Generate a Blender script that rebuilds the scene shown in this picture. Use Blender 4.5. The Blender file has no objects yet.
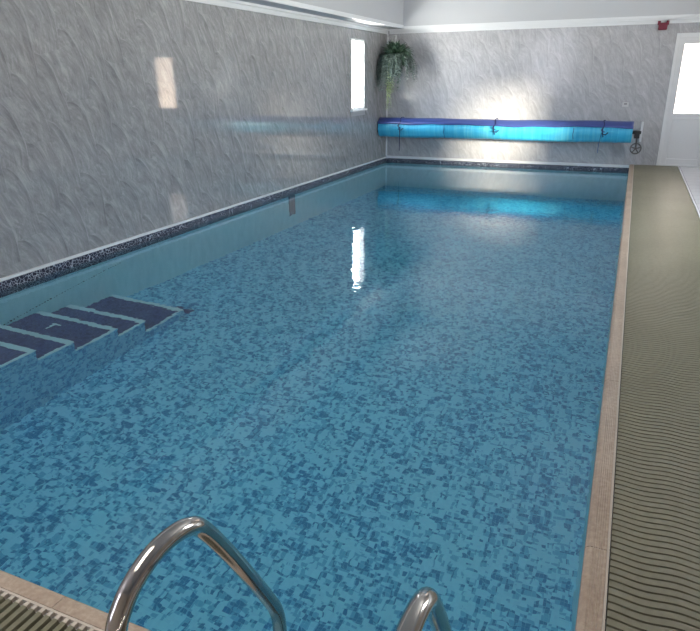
import bpy, math, random
from mathutils import Vector, Matrix
random.seed(7)
PI = math.pi
SC = bpy.context.scene
COL = SC.collection

# ------------------------------------------------------------------ camera
YAW, PITCH, ROLL, FPX, HC = 0.4117, -0.3612, -0.0093, 625.18, 1.55
fw = Vector((-math.sin(YAW)*math.cos(PITCH), math.cos(YAW)*math.cos(PITCH), math.sin(PITCH)))
rt = Vector((math.cos(YAW), math.sin(YAW), 0)); up = rt.cross(fw)
r2 = rt*math.cos(ROLL) + up*math.sin(ROLL); u2 = -rt*math.sin(ROLL) + up*math.cos(ROLL)
cd = bpy.data.cameras.new('camera'); cam = bpy.data.objects.new('camera', cd); COL.objects.link(cam)
m = Matrix((( r2.x, u2.x, -fw.x, 0), (r2.y, u2.y, -fw.y, 0), (r2.z, u2.z, -fw.z, HC), (0, 0, 0, 1)))
cam.matrix_world = m
cd.sensor_width = 36; cd.sensor_fit = 'HORIZONTAL'; cd.lens = 36*FPX/700
cd.clip_start = 0.02; cd.clip_end = 200
SC.camera = cam

# ------------------------------------------------------------------ world, sun, exposure
W = bpy.data.worlds.new('sky'); SC.world = W; W.use_nodes = True
bg = W.node_tree.nodes['Background']; bg.inputs[1].default_value = 1.0
_t = W.node_tree; _g = _t.nodes.new('ShaderNodeTexCoord'); _x = _t.nodes.new('ShaderNodeSeparateXYZ'); _r = _t.nodes.new('ShaderNodeValToRGB'); _m = _t.nodes.new('ShaderNodeMapRange')
_m.inputs['From Min'].default_value = -1; _m.inputs['From Max'].default_value = 1
_t.links.new(_g.outputs['Generated'], _x.inputs[0]); _t.links.new(_x.outputs[2], _m.inputs[0]); _t.links.new(_m.outputs[0], _r.inputs[0])
_e = _r.color_ramp.elements; _e[0].position = .46; _e[0].color = (1.62, 1.53, 1.40, 1); _e[1].position = .54; _e[1].color = (.74, .78, .84, 1)   # sunlit ground below, sky above
_s = _t.nodes.new('ShaderNodeVectorMath'); _s.operation = 'SCALE'; _s.inputs['Scale'].default_value = 40.0
_t.links.new(_r.outputs[0], _s.inputs[0]); _t.links.new(_s.outputs[0], bg.inputs[0])
sd = bpy.data.lights.new('sun', 'SUN'); sun = bpy.data.objects.new('sun', sd); COL.objects.link(sun)
sd.energy = 12; sd.angle = math.radians(5.5); sd.color = (1.0, 0.86, 0.68)
sdir = Vector((-5.8, 6.1, -1.02)).normalized()
sun.rotation_euler = sdir.to_track_quat('-Z', 'Y').to_euler(); sun.location = (9, -4, 5)
SC.view_settings.view_transform = 'Standard'; SC.view_settings.look = 'None'
SC.view_settings.gamma = 1; SC.view_settings.use_curve_mapping = False
SC.view_settings.exposure = 0.32
try:
    SC.cycles.use_denoising = True; SC.cycles.max_bounces = 14; SC.cycles.diffuse_bounces = 5
    SC.cycles.transmission_bounces = 10; SC.cycles.glossy_bounces = 5
    SC.cycles.caustics_refractive = True; SC.cycles.caustics_reflective = True
    SC.cycles.blur_glossy = 0.5; SC.cycles.sample_clamp_indirect = 6
except Exception:
    pass
XL, YF, XR, YB = -4.852, 13.157, 3.2, -1.6      # left wall, far wall, right wall, wall behind
YN, XP = 1.074, 0.050                            # near and right pool walls
ZW, ZT, ZC = -0.14, 2.50, 3.35                   # water, soffit, raised ceiling
def portal(name, loc, rot, sx, sy):
    l = bpy.data.lights.new(name, 'AREA'); l.shape = 'RECTANGLE'; l.size = sx; l.size_y = sy
    l.cycles.is_portal = True
    o = bpy.data.objects.new(name, l); COL.objects.link(o); o.location = loc; o.rotation_euler = rot
portal('portal_left', (XL-0.06, 11.57, 1.63), (0, -PI/2, 0), 1.22, 0.62)
portal('portal_door', (0.90, YF+0.03, 1.50), (-PI/2, 0, 0), 0.52, 1.16)
portal('portal_right', (XR+0.06, 7.15, 1.55), (0, PI/2, 0), 1.5, 1.4)
portal('portal_roof', (-1.5, 1.0, 3.52), (0, 0, 0), 1.4, 1.6)
portal('portal_back', (-3.42, YB-0.06, 2.06), (PI/2, 0, 0), 1.95, 2.3)

# ------------------------------------------------------------------ helpers
class MB:
    def __init__(s): s.v = []; s.f = []; s.mi = []; s.sm = []
    def add(s, vs, fs, mi=0, smooth=False):
        n = len(s.v); s.v += [tuple(p) for p in vs]
        for f in fs: s.f.append(tuple(i+n for i in f)); s.mi.append(mi); s.sm.append(smooth)
    def box(s, x0, x1, y0, y1, z0, z1, mi=0):
        v = [(x, y, z) for x in (x0, x1) for y in (y0, y1) for z in (z0, z1)]
        s.add(v, [(0,1,3,2), (4,6,7,5), (0,4,5,1), (2,3,7,6), (0,2,6,4), (1,5,7,3)], mi)
    def quad(s, a, b, c, d, mi=0): s.add([a, b, c, d], [(0,1,2,3)], mi)
    def tube(s, pts, r, n=12, mi=0, cap=True):
        pts = [Vector(p) for p in pts]; rs = r if isinstance(r, (list, tuple)) else [r]*len(pts)
        rings = []; t0 = None; nrm = None
        for i, p in enumerate(pts):
            t = (pts[min(i+1, len(pts)-1)] - pts[max(i-1, 0)]).normalized()
            if nrm is None:
                a = Vector((0, 0, 1)) if abs(t.z) < .9 else Vector((1, 0, 0))
                nrm = t.cross(a).normalized()
            else:
                nrm = (nrm - t*nrm.dot(t)).normalized()
            b = t.cross(nrm)
            rings.append([p + (nrm*math.cos(2*PI*k/n) + b*math.sin(2*PI*k/n))*rs[i] for k in range(n)])
        vs = [q for rg in rings for q in rg]; fs = []
        for i in range(len(pts)-1):
            for k in range(n):
                a = i*n+k; b = i*n+(k+1) % n; fs.append((a, b, b+n, a+n))
        s.add(vs, fs, mi, True)
        if cap:
            s.add(rings[0], [tuple(range(n))[::-1]], mi); s.add(rings[-1], [tuple(range(n))], mi)
    def build(s, name, mats, parent=None, kind=None, bevel=0):
        me = bpy.data.meshes.new(name); me.from_pydata(s.v, [], s.f); me.update()
        for mt in (mats if isinstance(mats, (list, tuple)) else [mats]): me.materials.append(mt)
        me.polygons.foreach_set('material_index', s.mi); me.polygons.foreach_set('use_smooth', s.sm)
        o = bpy.data.objects.new(name, me); COL.objects.link(o)
        if parent is not None:
            # part meshes sit at the origin of the room, so a sub-part needs no inverse of its own
            o.parent = parent
            o.matrix_parent_inverse = Matrix.Identity(4) if parent.type == 'MESH' else parent.matrix_world.inverted()
        if kind: o['kind'] = kind
        if bevel:
            b = o.modifiers.new('bevel', 'BEVEL'); b.width = bevel; b.segments = 2; b.limit_method = 'ANGLE'
        return o
def tag(o, label, cat, group=None, kind=None):
    o['label'] = label; o['category'] = cat
    if group: o['group'] = group
    if kind: o['kind'] = kind
    return o
def thing(name, loc, label, cat, group=None):
    o = bpy.data.objects.new(name, None); COL.objects.link(o); o.location = loc
    o.matrix_world = Matrix.Translation(loc); o.empty_display_size = .1
    return tag(o, label, cat, group)

# ------------------------------------------------------------------ materials
def mat(name, col=(.8, .8, .8), rough=.5, metal=0, spec=.5, emit=None, es=0):
    mt = bpy.data.materials.new(name); mt.use_nodes = True
    b = mt.node_tree.nodes['Principled BSDF']
    b.inputs['Base Color'].default_value = (*col, 1); b.inputs['Roughness'].default_value = rough
    b.inputs['Metallic'].default_value = metal; b.inputs['Specular IOR Level'].default_value = spec
    return mt
class N:
    def __init__(s, mt): s.t = mt.node_tree; s.b = s.t.nodes.get('Principled BSDF')
    def new(s, typ, **kw):
        n = s.t.nodes.new(typ)
        for k, v in kw.items(): setattr(n, k, v)
        return n
    def link(s, a, b): s.t.links.new(a, b)
    def setin(s, sock, v):
        if isinstance(v, bpy.types.NodeSocket): s.link(v, sock)
        else: sock.default_value = v
    def m(s, op, a, b=0.0, c=None, clamp=False):
        n = s.new('ShaderNodeMath', operation=op); n.use_clamp = clamp
        s.setin(n.inputs[0], a); s.setin(n.inputs[1], b)
        if c is not None: s.setin(n.inputs[2], c)
        return n.outputs[0]
    def pos(s):
        g = s.new('ShaderNodeNewGeometry'); x = s.new('ShaderNodeSeparateXYZ'); s.link(g.outputs['Position'], x.inputs[0])
        return x.outputs
    def comb(s, x, y, z=0.0):
        n = s.new('ShaderNodeCombineXYZ')
        for i, v in enumerate((x, y, z)): s.setin(n.inputs[i], v)
        return n.outputs[0]
    def noise(s, vec, scale, detail=2, rough=.5, dist=0):
        n = s.new('ShaderNodeTexNoise'); s.link(vec, n.inputs['Vector'])
        n.inputs['Scale'].default_value = scale; n.inputs['Detail'].default_value = detail
        n.inputs['Roughness'].default_value = rough; n.inputs['Distortion'].default_value = dist
        return n.outputs[0]
    def white(s, vec):
        n = s.new('ShaderNodeTexWhiteNoise', noise_dimensions='3D'); s.link(vec, n.inputs['Vector']); return n.outputs[0]
    def ramp(s, fac, stops, interp='LINEAR'):
        n = s.new('ShaderNodeValToRGB'); n.color_ramp.interpolation = interp
        e = n.color_ramp.elements
        while len(e) < len(stops): e.new(.5)
        for i, (p, c) in enumerate(stops): e[i].position = p; e[i].color = (*c, 1)
        s.link(fac, n.inputs[0]); return n.outputs[0]
    def mix(s, f, a, b):
        n = s.new('ShaderNodeMix', data_type='RGBA')
        s.setin(n.inputs[0], f)
        for sock, v in ((n.inputs[6], a), (n.inputs[7], b)):
            if isinstance(v, tuple): sock.default_value = (*v, 1)
            else: s.link(v, sock)
        return n.outputs[2]
    def bump(s, h, strength, dist):
        n = s.new('ShaderNodeBump'); n.inputs['Strength'].default_value = strength; n.inputs['Distance'].default_value = dist
        s.link(h, n.inputs['Height']); s.link(n.outputs[0], s.b.inputs['Normal'])

def marble_panel(name, axis, c0, c1, c2, rough=.16, pu=.27, pv=.62, contrast=1.0):
    mt = mat(name, rough=rough, spec=.5); n = N(mt); P = n.pos()
    U, V = P[axis], P[2]
    raw = n.comb(U, V)
    w1 = n.noise(raw, 1.6, 1); w2 = n.noise(n.comb(V, U, 3.0), 1.4, 1)
    U2 = n.m('ADD', U, n.m('MULTIPLY', n.m('SUBTRACT', w1, .5), .12))
    V2 = n.m('ADD', V, n.m('MULTIPLY', n.m('SUBTRACT', w2, .5), .30))
    uu = n.m('DIVIDE', U2, pu); col = n.m('FLOOR', uu); fu = n.m('FRACT', uu)
    vv = n.m('SUBTRACT', n.m('DIVIDE', V2, pv), n.m('MULTIPLY', col, .31)); fv = n.m('FRACT', vv); row = n.m('FLOOR', vv)
    r = n.m('SQRT', n.m('ADD', n.m('POWER', fu, 2.0), n.m('POWER', fv, 2.0)))
    # light just outside the arc, dark just inside it
    inside = n.m('MULTIPLY', n.m('SMOOTH_MIN', r, 1.0, .02), 1.0)
    edge_d = n.m('POWER', n.m('MINIMUM', r, 1.0), 9.0)
    out = n.m('GREATER_THAN', r, 1.0)
    light = n.m('MULTIPLY', out, n.m('POWER', n.m('SUBTRACT', 1.42, r), 2.4))
    dark = n.m('MULTIPLY', n.m('SUBTRACT', 1.0, out), edge_d)
    ang = n.m('ARCTAN2', fv, fu)
    st = n.noise(n.comb(n.m('MULTIPLY', ang, 1.3), n.m('MULTIPLY', r, 7.0), n.m('ADD', col, n.m('MULTIPLY', row, 3.7))), 1.5, 5, .62, .8)
    diag = n.noise(n.comb(n.m('ADD', n.m('MULTIPLY', U2, 9.0), n.m('MULTIPLY', V2, 7.0)), n.m('SUBTRACT', n.m('MULTIPLY', V2, 2.2), n.m('MULTIPLY', U2, 2.2))), 1.6, 6, .65, .5)
    fine = n.noise(raw, 60, 3)
    big = n.noise(raw, .9, 2)
    t = n.m('ADD', n.m('MULTIPLY', n.m('SUBTRACT', st, .5), .85*contrast), n.m('MULTIPLY', n.m('SUBTRACT', diag, .5), .95*contrast))
    t = n.m('ADD', t, n.m('MULTIPLY', n.m('SUBTRACT', n.m('MULTIPLY', light, 2.6), n.m('MULTIPLY', dark, .75)), .25*contrast))
    t = n.m('ADD', t, n.m('MULTIPLY', n.m('SUBTRACT', fine, .5), .22*contrast))
    t = n.m('ADD', t, n.m('MULTIPLY', n.m('SUBTRACT', big, .5), .3*contrast))
    t = n.m('ADD', t, .5, clamp=True)
    n.link(n.ramp(t, [(0.0, c0), (.5, c1), (1.0, c2)]), n.b.inputs['Base Color'])
    n.bump(t, .02, .003)
    return mt
M = {}
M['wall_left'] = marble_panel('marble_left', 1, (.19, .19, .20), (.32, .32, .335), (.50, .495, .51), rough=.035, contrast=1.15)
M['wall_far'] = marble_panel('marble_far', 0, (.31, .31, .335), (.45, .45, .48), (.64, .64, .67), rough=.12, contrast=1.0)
M['white'] = mat('white_upvc', (.78, .79, .82), .3)
M['trim'] = mat('white_trim', (.76, .78, .82), .35)
M['ceil'] = mat('ceiling_paint', (.52, .535, .575), .7)
M['plain'] = mat('plain_wall', (.52, .46, .41), .6)
M['steel'] = mat('stainless', (.52, .485, .46), .12, metal=1)
M['chrome'] = mat('chrome', (.75, .75, .76), .12, metal=1)
M['red'] = mat('red_plastic', (.15, .008, .03), .4)
M['black'] = mat('black_plastic', (.02, .02, .025), .4)
M['cord'] = mat('navy_cord', (.01, .015, .10), .6)
M['string'] = mat('pale_grey', (.58, .58, .60), .6)
M['cream'] = mat('cream_edge', (.60, .53, .46), .5)
M['crank'] = mat('dark_metal', (.16, .15, .15), .3, metal=1)
M['marker'] = mat('marker_tile', (.03, .06, .12), .5)
M['pot'] = mat('pot', (.05, .04, .035), .6)

def glass_mat(name, tint):
    mt = bpy.data.materials.new(name); mt.use_nodes = True; t = mt.node_tree
    for x in list(t.nodes): t.nodes.remove(x)
    o = t.nodes.new('ShaderNodeOutputMaterial'); a = t.nodes.new('ShaderNodeBsdfTransparent'); g = t.nodes.new('ShaderNodeBsdfGlossy')
    g.inputs['Roughness'].default_value = .02; mx = t.nodes.new('ShaderNodeMixShader')
    a.inputs[0].default_value = (*tint, 1)
    # same reflectance from both sides of the pane
    ge = t.nodes.new('ShaderNodeNewGeometry'); dt = t.nodes.new('ShaderNodeVectorMath'); dt.operation = 'DOT_PRODUCT'
    t.links.new(ge.outputs['Normal'], dt.inputs[0]); t.links.new(ge.outputs['Incoming'], dt.inputs[1])
    def mm(op, x, y):
        n = t.nodes.new('ShaderNodeMath'); n.operation = op
        for i, v in enumerate((x, y)):
            if isinstance(v, (int, float)): n.inputs[i].default_value = v
            else: t.links.new(v, n.inputs[i])
        return n.outputs[0]
    f = mm('ADD', mm('MULTIPLY', mm('POWER', mm('SUBTRACT', 1.0, mm('ABSOLUTE', dt.outputs['Value'], 0.0)), 5.0), .90), .06)
    t.links.new(f, mx.inputs[0]); t.links.new(a.outputs[0], mx.inputs[1]); t.links.new(g.outputs[0], mx.inputs[2]); t.links.new(mx.outputs[0], o.inputs[0])
    return mt
M['glass'] = glass_mat('clear_pane', (.95, .97, .96))
M['glass_door'] = glass_mat('satin_pane', (.42, .38, .345))
M['glass_sat'] = glass_mat('opal_pane', (.50, .47, .42))
M['glass_back'] = glass_mat('tinted_pane', (.30, .30, .32))

def mosaic(name, light, mid, dark, grout, s=.034, thr=.56, rough=.35):
    mt = mat(name, rough=rough); n = N(mt); P = n.pos()
    # horizontal faces take x,y ; vertical ones x+y , z
    g = n.new('ShaderNodeNewGeometry'); sx = n.new('ShaderNodeSeparateXYZ'); n.link(g.outputs['Normal'], sx.inputs[0])
    nz = n.m('GREATER_THAN', n.m('ABSOLUTE', sx.outputs[2]), .5)
    V = n.m('ADD', n.m('MULTIPLY', P[1], nz), n.m('MULTIPLY', P[2], n.m('SUBTRACT', 1.0, nz)))
    U = n.m('ADD', P[0], n.m('MULTIPLY', P[1], n.m('SUBTRACT', 1.0, nz)))
    def cell(su, sv, ou, ov, seed):
        a = n.m('FLOOR', n.m('ADD', n.m('DIVIDE', U, su), ou)); b = n.m('FLOOR', n.m('ADD', n.m('DIVIDE', V, sv), ov))
        return n.white(n.comb(a, b, seed))
    a = cell(s*2, s*2, .3, .1, 1.5); b = cell(s, s*2, .0, .5, 2.5); c = cell(s*2, s, .5, .0, 3.5); d = cell(s, s, 0., 0., 4.5)
    cl = n.noise(n.comb(U, V), 5.5, 2)
    t = n.m('ADD', n.m('MULTIPLY', a, .28), n.m('MULTIPLY', b, .27)); t = n.m('ADD', t, n.m('MULTIPLY', c, .27)); t = n.m('ADD', t, n.m('MULTIPLY', d, .18))
    t = n.m('ADD', t, n.m('MULTIPLY', n.m('SUBTRACT', cl, .5), .35))
    colr = n.ramp(t, [(0.0, light), (thr-.06, light), (thr, mid), (thr+.135, dark), (1.0, dark)], 'CONSTANT')
    fine = cell(s, s, 0, 0, 9.5)
    colr = n.mix(n.m('MULTIPLY', fine, .22), colr, mid)
    fu = n.m('FRACT', n.m('DIVIDE', U, s)); fv = n.m('FRACT', n.m('DIVIDE', V, s))
    gr = n.m('MAXIMUM', n.m('LESS_THAN', fu, .08), n.m('LESS_THAN', fv, .08))
    n.link(n.mix(n.m('MULTIPLY', gr, .45), colr, grout), n.b.inputs['Base Color'])
    return mt
M['floor_mosaic'] = mosaic('blue_mosaic', (.35, .77, .94), (.15, .49, .74), (.035, .22, .50), (.40, .74, .90), s=.0205, thr=.49)
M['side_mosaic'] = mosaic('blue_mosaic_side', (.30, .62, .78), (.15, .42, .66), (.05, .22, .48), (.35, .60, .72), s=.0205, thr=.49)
M['tread'] = mosaic('navy_tile', (.075, .085, .24), (.06, .07, .20), (.045, .05, .16), (.26, .34, .60), s=.024, thr=.5)
M['nosing'] = mat('pale_nosing', (.74, .90, .94), .5)
M['pool_wall'] = mat('pool_wall_pale', (.46, .74, .80), .45)
def wallnoise():
    n = N(M['pool_wall']); P = n.pos()
    a = n.noise(n.comb(n.m('MULTIPLY', n.m('ADD', P[1], P[0]), 6.0), n.m('MULTIPLY', P[2], .8)), 2.0, 3)
    n.link(n.ramp(a, [(.2, (.43, .72, .80)), (.8, (.56, .84, .90))]), n.b.inputs['Base Color'])
wallnoise()
def band_mat():
    mt = mat('navy_crackle_tile', rough=.4, spec=.3); n = N(mt); P = n.pos()
    U = n.m('ADD', P[0], P[1]); vec = n.comb(U, P[2])
    v = n.new('ShaderNodeTexVoronoi', feature='DISTANCE_TO_EDGE'); n.link(vec, v.inputs['Vector']); v.inputs['Scale'].default_value = 31
    nz = n.noise(vec, 20, 3)
    t = n.m('ADD', v.outputs[0], n.m('MULTIPLY', n.m('SUBTRACT', nz, .5), .09))
    n.link(n.ramp(t, [(0.0, (.60, .65, .75)), (.03, (.34, .38, .46)), (.055, (.014, .018, .045)), (1.0, (.01, .012, .03))]), n.b.inputs['Base Color'])
    return mt
M['band'] = band_mat()
def water_mat():
    mt = mat('pool_water', (.62, .94, 1.0), 0.0, spec=.5); n = N(mt); n.b.inputs['IOR'].default_value = 1.333
    n.b.inputs['Transmission Weight'].default_value = 1.0
    P = n.pos()
    a = n.noise(n.comb(P[0], P[1], .2), 5.0, 2, .5, .3)
    b = n.noise(n.comb(n.m('MULTIPLY', P[0], .7), P[1], 4.0), 1.1, 2)
    c = n.noise(n.comb(n.m('MULTIPLY', P[0], .8), P[1], 8.0), 19.0, 1)
    h = n.m('ADD', n.m('MULTIPLY', a, .0015), n.m('MULTIPLY', b, .0030)); h = n.m('ADD', h, n.m('MULTIPLY', c, .0008))
    n.bump(h, 1.0, 1.0)
    return mt
M['water'] = water_mat()
def coping_mat():
    mt = mat('coping_stone', rough=.5); n = N(mt); P = n.pos()
    a = n.noise(n.comb(P[0], P[1], P[2]), 45, 4, .65); b = n.noise(n.comb(P[0], P[1], P[2]), 2.5, 2)
    t = n.m('ADD', n.m('MULTIPLY', a, .6), n.m('MULTIPLY', b, .4))
    n.link(n.ramp(t, [(.25, (.30, .215, .16)), (.5, (.44, .34, .265)), (.75, (.62, .52, .42))]), n.b.inputs['Base Color'])
    n.bump(a, .25, .003)
    return mt
M['coping'] = coping_mat()
def slat_mat():
    mt = mat('olive_mat', rough=.42); n = N(mt); P = n.pos()
    a = n.noise(n.comb(P[0], P[1]), 30, 3); b = n.noise(n.comb(P[0], P[1]), 1.3, 2)
    t = n.m('ADD', n.m('MULTIPLY', a, .5), n.m('MULTIPLY', b, .5))
    n.link(n.ramp(t, [(.3, (.165, .155, .105)), (.7, (.235, .22, .15))]), n.b.inputs['Base Color'])
    return mt
M['slat'] = slat_mat()
M['under'] = mat('mat_underlay', (.02, .018, .01), .9)
def floor_tile():
    mt = mat('floor_white_tile', rough=.22); n = N(mt); P = n.pos()
    fu = n.m('FRACT', n.m('DIVIDE', n.m('ADD', P[0], .1), .33)); fv = n.m('FRACT', n.m('DIVIDE', P[1], .33))
    g = n.m('MAXIMUM', n.m('LESS_THAN', fu, .02), n.m('LESS_THAN', fv, .025))
    n.link(n.mix(g, (.72, .72, .76), (.35, .34, .36)), n.b.inputs['Base Color']); return mt
M['floor'] = floor_tile()
def cover_mat():
    mt = mat('cyan_cover', rough=.3, spec=.5); n = N(mt); P = n.pos()
    a = n.noise(n.comb(n.m('MULTIPLY', P[0], 22.0), n.m('MULTIPLY', P[2], .7)), 1.3, 4, .6); b = n.noise(n.comb(P[0], P[2]), 1.4, 2)
    t = n.m('ADD', n.m('MULTIPLY', a, .55), n.m('MULTIPLY', b, .45))
    n.link(n.ramp(t, [(.3, (.02, .33, .64)), (.5, (.06, .48, .76)), (.72, (.20, .68, .85))]), n.b.inputs['Base Color'])
    n.bump(a, .35, .01); return mt
M['cover'] = cover_mat()
M['flap'] = mat('violet_blue_cover', (.05, .08, .28), .3)
M['seam'] = mat('cover_seam', (.01, .10, .35), .5)
def leaf_mat(name, c0, c1):
    mt = mat(name, rough=.45); n = N(mt)
    g = n.new('ShaderNodeNewGeometry'); n.link(n.ramp(g.outputs['Random Per Island'], [(0, c0), (1, c1)]), n.b.inputs['Base Color'])
    return mt
M['leaf_dark'] = leaf_mat('leaf_dark', (.03, .07, .05), (.11, .19, .13))
M['leaf_grey'] = leaf_mat('leaf_grey', (.07, .11, .10), (.26, .33, .31))
M['leaf_pale'] = leaf_mat('leaf_pale', (.28, .38, .18), (.60, .68, .42))

# ------------------------------------------------------------------ room shell
T = .12
def wall_with_holes(name, axis, pos, thick, a0, a1, z0, z1, holes, m_):
    """wall normal to `axis`, outer side at pos+thick, holes = (a0,a1,z0,z1)"""
    b = MB()
    as_ = sorted({a0, a1, *[h[0] for h in holes], *[h[1] for h in holes]}); zs = sorted({z0, z1, *[h[2] for h in holes], *[h[3] for h in holes]})
    for i in range(len(as_)-1):
        for j in range(len(zs)-1):
            ca, cz = (as_[i]+as_[i+1])/2, (zs[j]+zs[j+1])/2
            if any(h[0] < ca < h[1] and h[2] < cz < h[3] for h in holes): continue
            p0, p1 = sorted((pos, pos+thick))
            if axis == 'x': b.box(p0, p1, as_[i], as_[i+1], zs[j], zs[j+1])
            else: b.box(as_[i], as_[i+1], p0, p1, zs[j], zs[j+1])
    return b.build(name, m_, kind='structure')
WL = (11.27, 11.88, 1.03, 2.23)
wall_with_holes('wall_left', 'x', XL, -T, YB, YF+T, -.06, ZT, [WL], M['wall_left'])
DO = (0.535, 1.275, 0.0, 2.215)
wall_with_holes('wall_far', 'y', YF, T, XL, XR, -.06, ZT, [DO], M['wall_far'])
WR = [(6.35, 7.9, .8, 2.3)]
wall_with_holes('wall_right', 'x', XR, T, YB, YF+T, 0, ZT, WR, M['plain'])
WB = (-4.4, -2.45, .92, 3.2)
wall_with_holes('wall_back', 'y', YB, -T, XL-T, XR+T, 0, ZC+.1, [WB], M['plain'])
# raised tray ceiling: soffit ring, upright faces, lid
SX0, SX1, SY0, SY1 = -4.467, XR-.4, YB, 13.02
b = MB()
b.box(XL-T, SX0, YB, YF+T, ZT, ZT+.1); b.box(SX1, XR+T, YB, YF+T, ZT, ZT+.1)
b.box(SX0, SX1, SY1, YF+T, ZT, ZT+.1)
b.box(SX0-.08, SX0, SY0, SY1+.08, ZT+.1, ZC); b.box(SX1, SX1+.08, SY0, SY1+.08, ZT+.1, ZC)
b.box(SX0, SX1, SY1, SY1+.08, ZT+.1, ZC)
HX0, HX1, HY0, HY1 = -2.2, -.8, .2, 1.8          # opening for an unseen rooflight, added to brighten the near end
b.box(SX0-.08, HX0, SY0, SY1+.08, ZC, ZC+.1); b.box(HX1, SX1+.08, SY0, SY1+.08, ZC, ZC+.1)
b.box(HX0, HX1, SY0, HY0, ZC, ZC+.1); b.box(HX0, HX1, HY1, SY1+.08, ZC, ZC+.1)
b.build('ceiling', M['ceil'], kind='structure')
# cornice
b = MB(); b.box(XL, XL+.022, YB, YF, 2.405, 2.465); b.box(XL, XL+.05, YB, YF, 2.465, ZT); b.build('trim_1', M['trim'], kind='structure', bevel=.004)
b = MB(); b.box(XL+.05, XR, YF-.022, YF, 2.407, 2.46); b.box(XL+.05, XR, YF-.04, YF, 2.46, ZT); b.build('trim_2', M['trim'], kind='structure', bevel=.004)
# small lip along the lower edge of the raised part
b = MB(); b.box(SX0-.012, SX0+.012, SY0, SY1-.012, ZT-.012, ZT+.05); b.build('trim_3', M['trim'], kind='structure')
b = MB(); b.box(SX0-.012, SX1, SY1-.012, SY1+.012, ZT-.012, ZT+.03); b.build('trim_4', M['trim'], kind='structure')
# white ledge above the tile band, corner strip
b = MB(); b.box(XL, XL+.022, YN, YF, -.062, -.035); b.build('trim_5', M['white'], kind='structure', bevel=.003)
b = MB(); b.box(XL+.022, XP-.005, YF-.03, YF, -.062, -.012); b.build('trim_6', M['white'], kind='structure', bevel=.003)
b = MB(); b.box(XL, XL+.028, YF-.028, YF, -.012, 2.405); b.build('trim_7', M['white'], kind='structure', bevel=.003)
# tile band round the pool
b = MB(); b.box(XL-.1, XL+.012, YN, YF-.012, -.34, -.062); b.box(XL-.1, XP, YF-.012, YF+.1, -.34, -.062); b.build('trim_8', M['band'], kind='structure')
# pool basin
def zf(y): return -1.66 if y < 4.4 else -1.66-.165*(y-4.4)
b = MB(); ys = [YN-.05, 4.4, YF+.05]
for i in range(2):
    y0, y1 = ys[i], ys[i+1]
    b.quad((XL-.05, y0, zf(y0)), (XP+.05, y0, zf(y0)), (XP+.05, y1, zf(y1)), (XL-.05, y1, zf(y1)), 0)
b.box(XL-.10, XL, YN-.1, YF+.1, -3.3, -.341, 1); b.box(XP, XP+.055, YN-.1, YF+.1, -3.3, -.03, 1)
b.box(XL, XP, YF, YF+.10, -3.3, -.341, 1); b.box(XL, XP, YN-.04, YN, -3.3, -.03, 1)
b.build('pool_basin', [M['floor_mosaic'], M['pool_wall']], kind='structure')
# water
b = MB(); b.quad((XL+.012, YN, ZW), (XP, YN, ZW), (XP, YF-.012, ZW), (XL+.012, YF-.012, ZW))
wt = b.build('pool_water', M['water']); tag(wt, 'still clear blue water filling the swimming pool', 'water', kind='stuff')
# floor slabs
b = MB()
b.box(.105, XR, YB, YF, -.15, -.012); b.box(XL, .105, YB, YN-.04, -.15, -.012)
b.box(XL, .105, YB, .1, -.012, 0); b.box(.875, XR, .1, YF, -.012, 0)
b.build('floor', M['floor'], kind='structure')

# coping: rounded-nose stones with joints
def coping_run(name, horizontal, joints, end):
    b = MB(); W_ = .0515 if horizontal else .0615; base = YN-.011 if horizontal else XP+.004
    prof = [(-.008, -.032), (-.011, -.020), (-.008, -.006), (.002, 0.001), (.012, .0035)]
    # shallow grooves along the top
    g = .012
    while g < .050 and not horizontal: prof += [(g+.002, .0035), (g+.004, .0015), (g+.006, .0015), (g+.008, .0035)]; g += .008
    prof += [(W_, .003), (W_, -.032)]
    for a0, a1 in zip(joints[:-1], joints[1:]):
        a0 += .0015; a1 -= .0015
        if horizontal: vs = [(a, base-p, z) for a in (a0, a1) for p, z in prof]
        else: vs = [(base+p, a, z) for a in (a0, a1) for p, z in prof]
        k = len(prof); fs = [(i, i+1, i+1+k, i+k) for i in range(k-1)] + [tuple(range(k)), tuple(range(2*k-1, k-1, -1))]
        if not horizontal: fs = [f[::-1] for f in fs]
        b.add(vs, fs, 0)
    # pale jointing under the stones
    if horizontal: b.box(joints[0], joints[-1], YN-.060, YN-.014, -.03, .0005, 1)
    else: b.box(XP+.008, XP+.060, joints[0], joints[-1], -.03, .0005, 1)
    return b.build(name, [M['coping'], M['string']], kind='structure')
jy = [1.96+1.41*k for k in range(-1, 8)]; jy = [YN-.0715] + [y for y in jy if YN < y < YF-.2] + [YF-.001]
coping_run('trim_9', False, jy, None)
jx = [-1.474+1.41*k for k in range(-3, 2)]; jx = [XL] + [x for x in jx if XL < x < XP-.1] + [XP-.006]
coping_run('trim_10', True, jx, None)
# white edge angle between coping and the matting
b = MB(); b.box(.1165, .1235, .99, YF, -.012, .005); b.build('trim_11', M['cream'], kind='structure')
b = MB(); b.box(XL, .1165, 1.001, 1.009, -.012, .004); b.build('trim_12', M['cream'], kind='structure')
b = MB(); b.box(.862, .876, .1, YF, -.012, .010); b.build('trim_13', M['white'], kind='structure')

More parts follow.
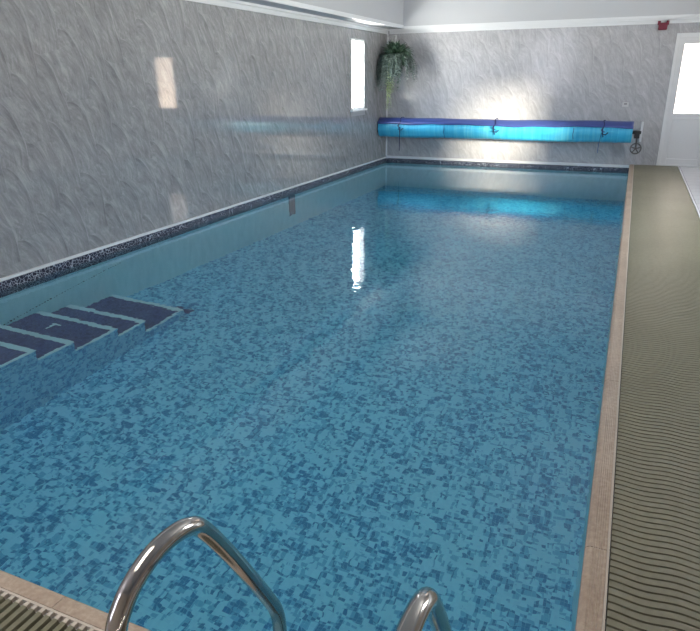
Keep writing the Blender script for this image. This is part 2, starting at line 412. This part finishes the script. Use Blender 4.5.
# ------------------------------------------------------------------ matting
def slat_line(b, x0, x1, yc, w, h, seg):
    vs = []
    for i in range(seg+1):
        x = x0+(x1-x0)*i/seg; y = yc + .0058*math.cos(2*PI*(x-.125)/.205)
        vs += [(x, y-w/2, -.011), (x, y-w/2+.001, h), (x, y+w/2-.001, h), (x, y+w/2, -.011)]
    fs = []
    for i in range(seg):
        a = i*4; c = a+4
        fs += [(a, c, c+1, a+1), (a+1, c+1, c+2, a+2), (a+2, c+2, c+3, a+3)]
    fs += [(0, 1, 2, 3), tuple(range(seg*4+3, seg*4-1, -1))]
    b.add(vs, fs, 0)
mt_ = thing('pool_matting', (.49, 6.5, -.012), 'olive wavy ribbed rubber matting beside the long pool edge', 'mat')
b = MB(); y = .13
while y < YF-.03:
    slat_line(b, .128, .858, y, .0270, .004, 40); y += .0333
sl = b.build('slats', M['slat'], mt_)
b = MB(); b.box(.126, .860, .105, YF-.004, -.0118, -.008); b.build('underlay', M['under'], mt_)
mt2 = thing('pool_matting', (-2.4, .55, -.012), 'olive slatted matting at the near short edge, bars pointing at the pool', 'mat')
b = MB(); x = XL+.03
while x < .105:
    seg = 10; w = .0225; vs = []
    for i in range(seg+1):
        y = .12+(.984-.12)*i/seg; xx = x + .004*math.cos(2*PI*y/.21)
        vs += [(xx-w/2, y, -.011), (xx-w/2+.002, y, .004), (xx+w/2-.002, y, .004), (xx+w/2, y, -.011)]
    fs = []
    for i in range(seg):
        a = i*4; c = a+4; fs += [(a, a+1, c+1, c), (a+1, a+2, c+2, c+1), (a+2, a+3, c+3, c+2)]
    fs += [(3, 2, 1, 0), (seg*4, seg*4+1, seg*4+2, seg*4+3)]
    b.add(vs, fs, 0); x += .0333
b.build('slats', M['slat'], mt2)
b = MB(); x = XL+.03
while x < .105:
    b.box(x-.010, x+.004, .985, 1.0005, -.011, .0035); x += .0333
b.build('edge_teeth', M['cream'], mt2)['label'] = 'white toothed edge'
b = MB(); b.box(XL+.005, .112, .105, .986, -.0118, -.009); b.build('underlay', M['under'], mt2)

# ------------------------------------------------------------------ window, door
def window(name, axis, pos, a0, a1, z0, z1, out, fr=.028, depth=.10, pane='glass'):
    """frame inside an opening; out = +1/-1 outward direction"""
    def bx(b, p0, p1, c0, c1, d0, d1):
        p0, p1 = sorted((p0, p1))
        if axis == 'x': b.box(p0, p1, c0, c1, d0, d1)
        else: b.box(c0, c1, p0, p1, d0, d1)
    w = bpy.data.objects.new(name, None); COL.objects.link(w)
    w.location = (pos, (a0+a1)/2, z0) if axis == 'x' else ((a0+a1)/2, pos, z0); w.matrix_world = Matrix.Translation(w.location); w['kind'] = 'structure'
    b = MB(); p0, p1 = pos-out*.008, pos+out*depth
    bx(b, p0, p1, a0-.012, a0+fr, z0-.012, z1+.012); bx(b, p0, p1, a1-fr, a1+.012, z0-.012, z1+.012)
    bx(b, p0, p1, a0+fr, a1-fr, z0-.012, z0+fr); bx(b, p0, p1, a0+fr, a1-fr, z1-fr, z1+.012)
    b.build('window_frame', M['white'], w)
    b = MB(); bx(b, pos+out*.06, pos+out*.066, a0+fr, a1-fr, z0+fr, z1-fr); b.build('window_pane', M[pane], w)
    return w
w1 = window('window_1', 'x', XL, *WL, -1, fr=.02)
b = MB(); b.box(XL-.01, XL+.055, 11.22, 11.93, .985, 1.015); b.build('window_sill', M['white'], w1, bevel=.003)
b = MB(); b.box(XL, XL+.012, 11.235, 11.915, .90, .985); b.build('window_apron', M['wall_far'], w1)
for i, h in enumerate(WR): window('window_%d' % (i+2), 'x', XR, *h, 1, fr=.04)  # unseen window added in the right wall to let the sun patch in
w4 = bpy.data.objects.new('window_4', None); COL.objects.link(w4); w4.location = (-1.5, 1.0, 3.35); w4.matrix_world = Matrix.Translation(w4.location); w4['kind'] = 'structure'  # added rooflight, out of view, lights the matting and near water
b = MB(); b.box(HX0-.02, HX0+.04, HY0-.02, HY1+.02, 3.34, 3.50); b.box(HX1-.04, HX1+.02, HY0-.02, HY1+.02, 3.34, 3.50)
b.box(HX0+.04, HX1-.04, HY0-.02, HY0+.04, 3.34, 3.50); b.box(HX0+.04, HX1-.04, HY1-.04, HY1+.02, 3.34, 3.50)
b.build('window_frame', M['white'], w4)
b = MB(); b.box(HX0+.04, HX1-.04, HY0+.04, HY1-.04, 3.44, 3.446); b.build('window_pane', M['glass_sat'], w4)
window('window_3', 'y', YB, *WB, -1, fr=.05, pane='glass_back')  # unseen tall window, added for the bright strip mirrored in the far wall
dr = bpy.data.objects.new('door_1', None); COL.objects.link(dr); dr.location = (.9, YF, 0); dr.matrix_world = Matrix.Translation(dr.location); dr['kind'] = 'structure'
b = MB(); y0 = YF-.02
b.box(.500, .560, y0, YF+.09, 0, 2.25); b.box(1.250, 1.310, y0, YF+.09, 0, 2.25); b.box(.560, 1.250, y0, YF+.09, 2.175, 2.25)
b.box(.560, 1.250, y0+.005, YF+.09, 0, .03)
b.build('door_frame', M['white'], dr, bevel=.006)
b = MB(); y1 = YF+.005
b.box(.558, .650, y1, YF+.05, .028, 2.178); b.box(1.160, 1.252, y1, YF+.05, .028, 2.178)
b.box(.650, 1.160, y1, YF+.05, 2.075, 2.178); b.box(.650, 1.160, y1, YF+.05, .82, .925); b.box(.650, 1.160, y1, YF+.05, .027, .13)
leafo = b.build('door_leaf', M['white'], dr, bevel=.006)
b = MB(); b.box(.650, 1.160, YF+.02, YF+.035, .13, .82); b.build('lower_panel', M['white'], leafo)
b = MB(); b.box(.650, 1.160, YF+.022, YF+.028, .925, 2.075); b.build('door_glass', M['glass_door'], leafo)
b = MB(); b.box(1.185, 1.215, y1-.008, y1, .96, 1.18); b.tube([(1.20, y1-.01, 1.08), (1.20, y1-.05, 1.08), (1.10, y1-.055, 1.08)], .009, 8); b.build('door_handle', M['chrome'], leafo)

# ------------------------------------------------------------------ pool steps
st = thing('pool_steps', (-4.39, 3.9, -1.66), 'underwater flight of navy tiled steps with pale nosings along left wall', 'steps')
NY = [2.05, 2.55, 3.03, 3.39, 3.87, 4.22, 4.78]; NZ = [-.30, -.50, -.70, -.90, -1.085, -1.25, -1.50]
XS = -3.93; yb = YN
b = MB()
for y, z in zip(NY, NZ):
    b.box(XL+.001, XS, yb, y, -1.659, z-.012); yb = y
b.box(XS-.16, XS, NY[-1], NY[-1]+.12, -1.72, -1.60)
b.build('side_wall', M['side_mosaic'], st)
yb = YN
for y, z in zip(NY, NZ):
    b = MB(); b.box(XL+.001, XS-.02, yb+.002, y-.055, z-.0119, z); b.build('tread', M['tread'], st); yb = y
    b = MB(); b.box(XL+.001, XS+.004, y-.055, y+.004, z-.0119, z+.003); b.box(XS-.02, XS+.004, yb-.002 if False else max(YN, y-.60) if False else NY[NY.index(y)-1]+.006 if NY.index(y) else YN, y-.055, z-.0119, z+.002)
    b.build('nosing', M['nosing'], st)
b = MB(); b.box(XS-.16, XS+.05, NY[-1]+.004, NY[-1]+.11, -1.5999, -1.59); b.build('tread', M['tread'], st)
b = MB(); b.box(-4.50, -4.47, 3.60, 3.70, -1.0845, -1.083); b.box(-4.52, -4.42, 3.70, 3.72, -1.0845, -1.083); b.build('tread_mark', M['nosing'], st)
# dark vertical strip on the left pool wall
b = MB(); b.box(XL, XL+.008, 8.72, 8.92, -1.72, -.341); o = b.build('wall_marker', M['marker'])
tag(o, 'dark vertical tile strip down the left pool wall under the waterline band', 'marker')
# dotted seam on the wall
b = MB()
for i in range(44):
    t = i/43; y = 3.45+t*1.5; z = -1.06+t*.44; b.box(XL, XL+.004, y, y+.012, z, z+.016)
o = b.build('dotted_seam', M['band']); tag(o, 'fine dotted line on the pale pool wall above the steps', 'seam', kind='stuff')

# ------------------------------------------------------------------ ladder
ld = thing('pool_ladder', (-.5, .95, 0), 'stainless steel ladder with two arched handrails at the near pool edge', 'pool ladder')
def smooth(pts, n=6):
    pts = [Vector(p) for p in pts]; out = []
    for i in range(len(pts)-1):
        p0, p1, p2, p3 = pts[max(i-1, 0)], pts[i], pts[i+1], pts[min(i+2, len(pts)-1)]
        for k in range(n):
            t = k/n; out.append(.5*((2*p1)+(p2-p0)*t+(2*p0-5*p1+4*p2-p3)*t*t+(3*p1-p0-3*p2+p3)*t**3))
    return out+[pts[-1]]
prof = [(.575, .006), (.578, .20), (.592, .40), (.622, .585), (.652, .640), (.690, .668), (.740, .684), (.795, .684), (.850, .668), (.893, .632),
        (.967, .515), (1.057, .355), (1.140, .200), (1.172, .128), (1.184, .045), (1.185, -.15), (1.185, -.7), (1.185, -1.25)]
for X in (-.750, -.232):
    b = MB(); b.tube(smooth([(X, y, z) for y, z in prof]), .0203, 20); hr = b.build('handrail', M['steel'], ld)
    b = MB(); b.tube([(X, .575, .0055), (X, .575, .012), (X, .575, .020)], [.052, .050, .028], 24); b.build('flange', M['steel'], hr)
for z in (-.42, -.70, -.98):
    b = MB(); b.box(-.732, -.250, 1.145, 1.225, z-.012, z+.012); b.build('ladder_tread', M['steel'], ld, bevel=.006)
for X in (-.750, -.232):
    b = MB(); b.tube([(X, 1.075, -1.2), (X, 1.17, -1.2)], .018, 12); b.build('wall_bumper', M['black'], ld)

# ------------------------------------------------------------------ roller with pool cover
AY, AZ, RR = 12.735, .612, .178
rl = thing('pool_cover_roller', (-2.4, AY, AZ-RR), 'cyan pool cover rolled up on a long reel across the far wall', 'pool cover roller')
b = MB(); nseg = 120; nr = 36; vs = []; fs = []
def sag(x): t = (x-XL)/(.02-XL); return -.03*math.sin(PI*t)*0 + .004*math.sin(9*t)+.003*math.sin(31*t)
for i in range(nseg+1):
    x = XL+.035+(.015-XL-.035)*i/nseg
    for k in range(nr):
        a = 2*PI*k/nr; rr = RR + .004*math.sin(i*1.9+k*.6)*math.sin(i*.37) + .003*math.sin(k*3+i*.11)
        if -2.4 < a-2*PI < -1.1: rr += .012+.008*math.sin(i*.09)
        vs.append((x, AY+rr*math.cos(a), AZ+sag(x)+rr*math.sin(a)))
for i in range(nseg):
    for k in range(nr): a = i*nr+k; c = i*nr+(k+1) % nr; fs.append((a, c, c+nr, a+nr))
b.add(vs, fs, 0, True)
b.add(vs[:nr], [tuple(range(nr))]); b.add(vs[-nr:], [tuple(range(nr))[::-1]])
b.build('cover_roll', M['cover'], rl)
b = MB(); vs = []; fs = []; na = 16       # turned-over outer edge on top of the roll (camera side is -y, angle 180)
for i in range(nseg+1):
    x = XL+.03+(.020-XL-.03)*i/nseg
    low = math.radians(156+2.5*math.sin(i*.11)+1.5*math.sin(i*.37+1))
    for k in range(na+1):
        a = math.radians(40)+(low-math.radians(40))*k/na
        rr = RR+.012+(.010 if k > na-3 else 0)
        vs.append((x, AY+rr*math.cos(a), AZ+sag(x)+rr*math.sin(a)))
for i in range(nseg):
    for k in range(na): a = i*(na+1)+k; fs.append((a, a+1, a+na+2, a+na+1))
b.add(vs, fs, 0, True); fl = b.build('cover_edge', M['flap'], rl); fl['label'] = 'violet blue outer edge of the rolled cover'
sm = fl.modifiers.new('thick', 'SOLIDIFY'); sm.thickness = .008; sm.offset = -1
for xx in (-3.42, -.98):
    b = MB(); b.tube([(xx+.004*math.sin(k), AY+(RR+.007)*math.cos(math.radians(a)), AZ+(RR+.007)*math.sin(math.radians(a))) for k, a in enumerate(range(158, 262, 8))], .006, 6)
    b.build('seam', M['seam'], rl)
def cord(x, low, mm=M['cord'], knot=True):
    b = MB(); R_ = RR+.026
    b.tube([(x+.012*math.sin(k*1.1), AY+R_*math.cos(math.radians(a)), AZ+R_*math.sin(math.radians(a))) for k, a in enumerate(range(60, 214, 11))], .0085, 6)
    ya, za = AY+R_*math.cos(math.radians(176)), AZ+R_*math.sin(math.radians(176))
    if knot:
        b.tube([(x, ya-.01, za+.07), (x-.03, ya-.02, za+.03), (x+.03, ya-.03, za+.0), (x-.02, ya-.02, za-.03), (x+.05, ya-.02, za-.05), (x+.09, ya-.01, za-.01)], .010, 6)
    if low: b.tube([(x+.01, ya-.01, za), (x+.015, ya-.008, AZ-RR*.6), (x+.012, ya, low), ], .007, 6)
    b.build('tie_cord', mm, rl)
cord(-4.345, .17); cord(-2.425, None); cord(-.475, None)
b = MB(); b.tube([(-.50, AY-RR-.025, AZ-.03), (-.52, AY-RR-.025, .42), (-.525, AY-RR-.01, .25)], .005, 6); b.build('tie_cord', M['seam'], rl)['label'] = 'thin loose cord end'
# brackets
b = MB(); b.box(XL+.002, XL+.02, AY-.12, AY+.10, AZ-.10, AZ+.12); b.tube([(XL+.018, AY, AZ), (XL+.05, AY, AZ)], .045, 16); b.build('wall_bracket', M['black'], rl, bevel=.003)
b = MB(); b.box(.145, .185, YF-.09, YF-.0005, AZ-.19, AZ+.17); b.box(.158, .170, AY-.05, YF-.125, AZ-.05, AZ+.06); b.build('wall_bracket', M['white'], rl, bevel=.003)
b = MB(); b.tube([(.012, AY, AZ), (.16, AY, AZ)], .028, 16); b.build('axle', M['black'], rl)
b = MB(); cx, cy, cz = .105, AY-.10, AZ-.27      # geared hand crank hanging under the axle
b.tube([(cx, cy+.012+.0, cz), (cx, cy-.012, cz)], .018, 12)
b.tube([(cx+.088*math.cos(a*PI/12), cy, cz+.088*math.sin(a*PI/12)) for a in range(25)], .012, 8, cap=False)
for k in range(5):
    a = k*2*PI/5+.3; b.tube([(cx, cy, cz), (cx+.086*math.cos(a), cy, cz+.086*math.sin(a))], .010, 8)
b.tube([(cx+.06, cy, cz-.06), (cx+.06, cy-.07, cz-.06)], .010, 8)
b.tube([(cx, cy+.01, cz), (cx+.0, AY-.05, cz+.02), (.10, AY-.02, AZ-.08), (.10, AY, AZ-.02)], .014, 10)
b.build('hand_crank', M['crank'], rl)
b = MB(); b.box(.05, .14, AY-.05, AY+.05, AZ-.10, AZ+.03); b.build('gearbox', M['black'], rl, bevel=.008)

# ------------------------------------------------------------------ small wall things
al = thing('alarm_sounder', (.255, YF, 2.30), 'small dark red alarm sounder on the far wall left of the door top', 'alarm')
b = MB(); b.box(.185, .325, YF-.075, YF-.0005, 2.305, 2.42); b.build('housing', M['red'], al, bevel=.012)
for x in (.168, .302):
    b = MB(); b.box(x, x+.045, YF-.085, YF-.023, 2.385, 2.452); b.build('horn', M['red'], al, bevel=.008)
sk = thing('wall_switch', (-.16, YF, 1.03), 'small white switch box on the far wall above the right end of the cover', 'switch')
b = MB(); b.box(-.225, -.115, YF-.02, YF-.0005, 1.03, 1.11); b.build('plate', M['string'], sk, bevel=.004)
b = MB(); b.box(-.195, -.145, YF-.026, YF-.020, 1.075, 1.09); b.build('rocker', M['black'], sk)

# ------------------------------------------------------------------ hanging plant in the far left corner
pc = Vector((-4.53, 12.78, 1.97))
pl = thing('hanging_plant', (pc.x, pc.y, 1.80), 'hanging basket of dark green foliage with pale trailing strands in the corner', 'hanging plant')
b = MB(); b.tube([(pc.x, pc.y, pc.z-.17), (pc.x, pc.y, pc.z-.12), (pc.x, pc.y, pc.z), (pc.x, pc.y, pc.z+.02)], [.06, .10, .13, .135], 20); b.build('basket', M['pot'], pl)
b = MB()
for k in range(3):
    a = k*2*PI/3; b.tube([(pc.x+.12*math.cos(a), pc.y+.12*math.sin(a), pc.z+.01), (pc.x, pc.y, 2.34)], .003, 5)
b.tube([(pc.x, pc.y, 2.33), (pc.x, pc.y, 2.36), (XL+.20, YF-.20, 2.36), (XL+.03, YF-.03, 2.36)], .008, 6)
b.build('hanger', M['white'], pl)
def leaf(b, p, d, L, w, droop=0.3, seg=4, mi=0):
    d = Vector(d).normalized(); s = d.cross(Vector((0, 0, 1)))
    if s.length < .1: s = Vector((1, 0, 0))
    s.normalize(); s = (s + Vector((random.uniform(-.4, .4), random.uniform(-.4, .4), random.uniform(-.6, .6)))).normalized()
    q = Vector(p); vs = []; dd = d.copy()
    for i in range(seg+1):
        t = i/seg; ww = w*math.sin(PI*min(.97, .12+.86*t))**.8
        q2 = q; q2 = Vector((max(q2.x, XL+.012), min(q2.y, YF-.012), q2.z))
        a = q2 + s*ww*.5; c = q2 - s*ww*.5; n_ = q2 - dd.cross(s)*ww*.12
        for e in (a, n_, c): vs.append((max(e.x, XL+.01), min(e.y, YF-.01), e.z))
        q = q + dd*(L/seg); dd = (dd + Vector((0, 0, -droop/seg))).normalized()
    fs = []
    for i in range(seg):
        a = i*3; fs += [(a, a+1, a+4, a+3), (a+1, a+2, a+5, a+4)]
    b.add(vs, fs, mi, True)
b = MB()
for k in range(900):       # dense dark crown
    a = random.uniform(0, 2*PI); e = random.uniform(-.9, 1.3); r = random.uniform(.05, .25)
    d = Vector((math.cos(a)*math.cos(e), math.sin(a)*math.cos(e), math.sin(e)))
    leaf(b, pc+Vector((d.x*r, d.y*r, d.z*r*.8+.02)), d, random.uniform(.07, .15), random.uniform(.025, .045), .8, 3)
for k in range(46):        # long blades reaching right, over the far wall
    a = random.uniform(-1.0, .5); e = random.uniform(-.1, .9)
    d = Vector((math.cos(a)*math.cos(e), math.sin(a)*math.cos(e), math.sin(e)))
    leaf(b, pc+Vector((.06, 0, .05)), d, random.uniform(.26, .42), random.uniform(.022, .032), 1.5, 7)
b.build('crown_foliage', M['leaf_dark'], pl)
b = MB()
def strand(b, p, out, L, lw, n):
    q = Vector(p); d = Vector(out).normalized(); stp = L/n
    pts = []
    for i in range(n):
        pts.append(q.copy()); d = (d + Vector((random.uniform(-.12, .12), random.uniform(-.12, .12), -.30))).normalized(); q = q + d*stp
        q = Vector((max(q.x, XL+.02), min(q.y, YF-.02), q.z))
        for s in range(3):
            a = random.uniform(0, 2*PI); leaf(b, q, (math.cos(a), math.sin(a), random.uniform(-.7, .3)), lw*random.uniform(.8, 1.5), lw*.62, .6, 2)
    b.tube(pts, .002, 4)
for k in range(60):        # grey-green curtain on the left side
    a = random.uniform(1.6, 5.4); strand(b, pc+Vector((math.cos(a)*.13, math.sin(a)*.13, .05)), (math.cos(a)*1.2, math.sin(a)*1.2, .5), random.uniform(.35, .85), .042, 16)
for k in range(26):
    a = random.uniform(-1.2, .6); strand(b, pc+Vector((math.cos(a)*.13, math.sin(a)*.13, .05)), (math.cos(a)*1.2, math.sin(a)*1.2, .5), random.uniform(.35, .72), .036, 14)
o = b.build('trailing_foliage', M['leaf_grey'], pl); o['label'] = 'grey-green trailing leaves'
b = MB()
for k in range(9):
    a = random.uniform(3.9, 5.4); strand(b, pc+Vector((random.uniform(-.03, .05), -.14, .0)), (math.cos(a)*.3, math.sin(a)*.5, -.2), random.uniform(.7, 1.08), .036, 24)
o = b.build('pale_strands', M['leaf_pale'], pl); o['label'] = 'pale yellow-green drooping strands'
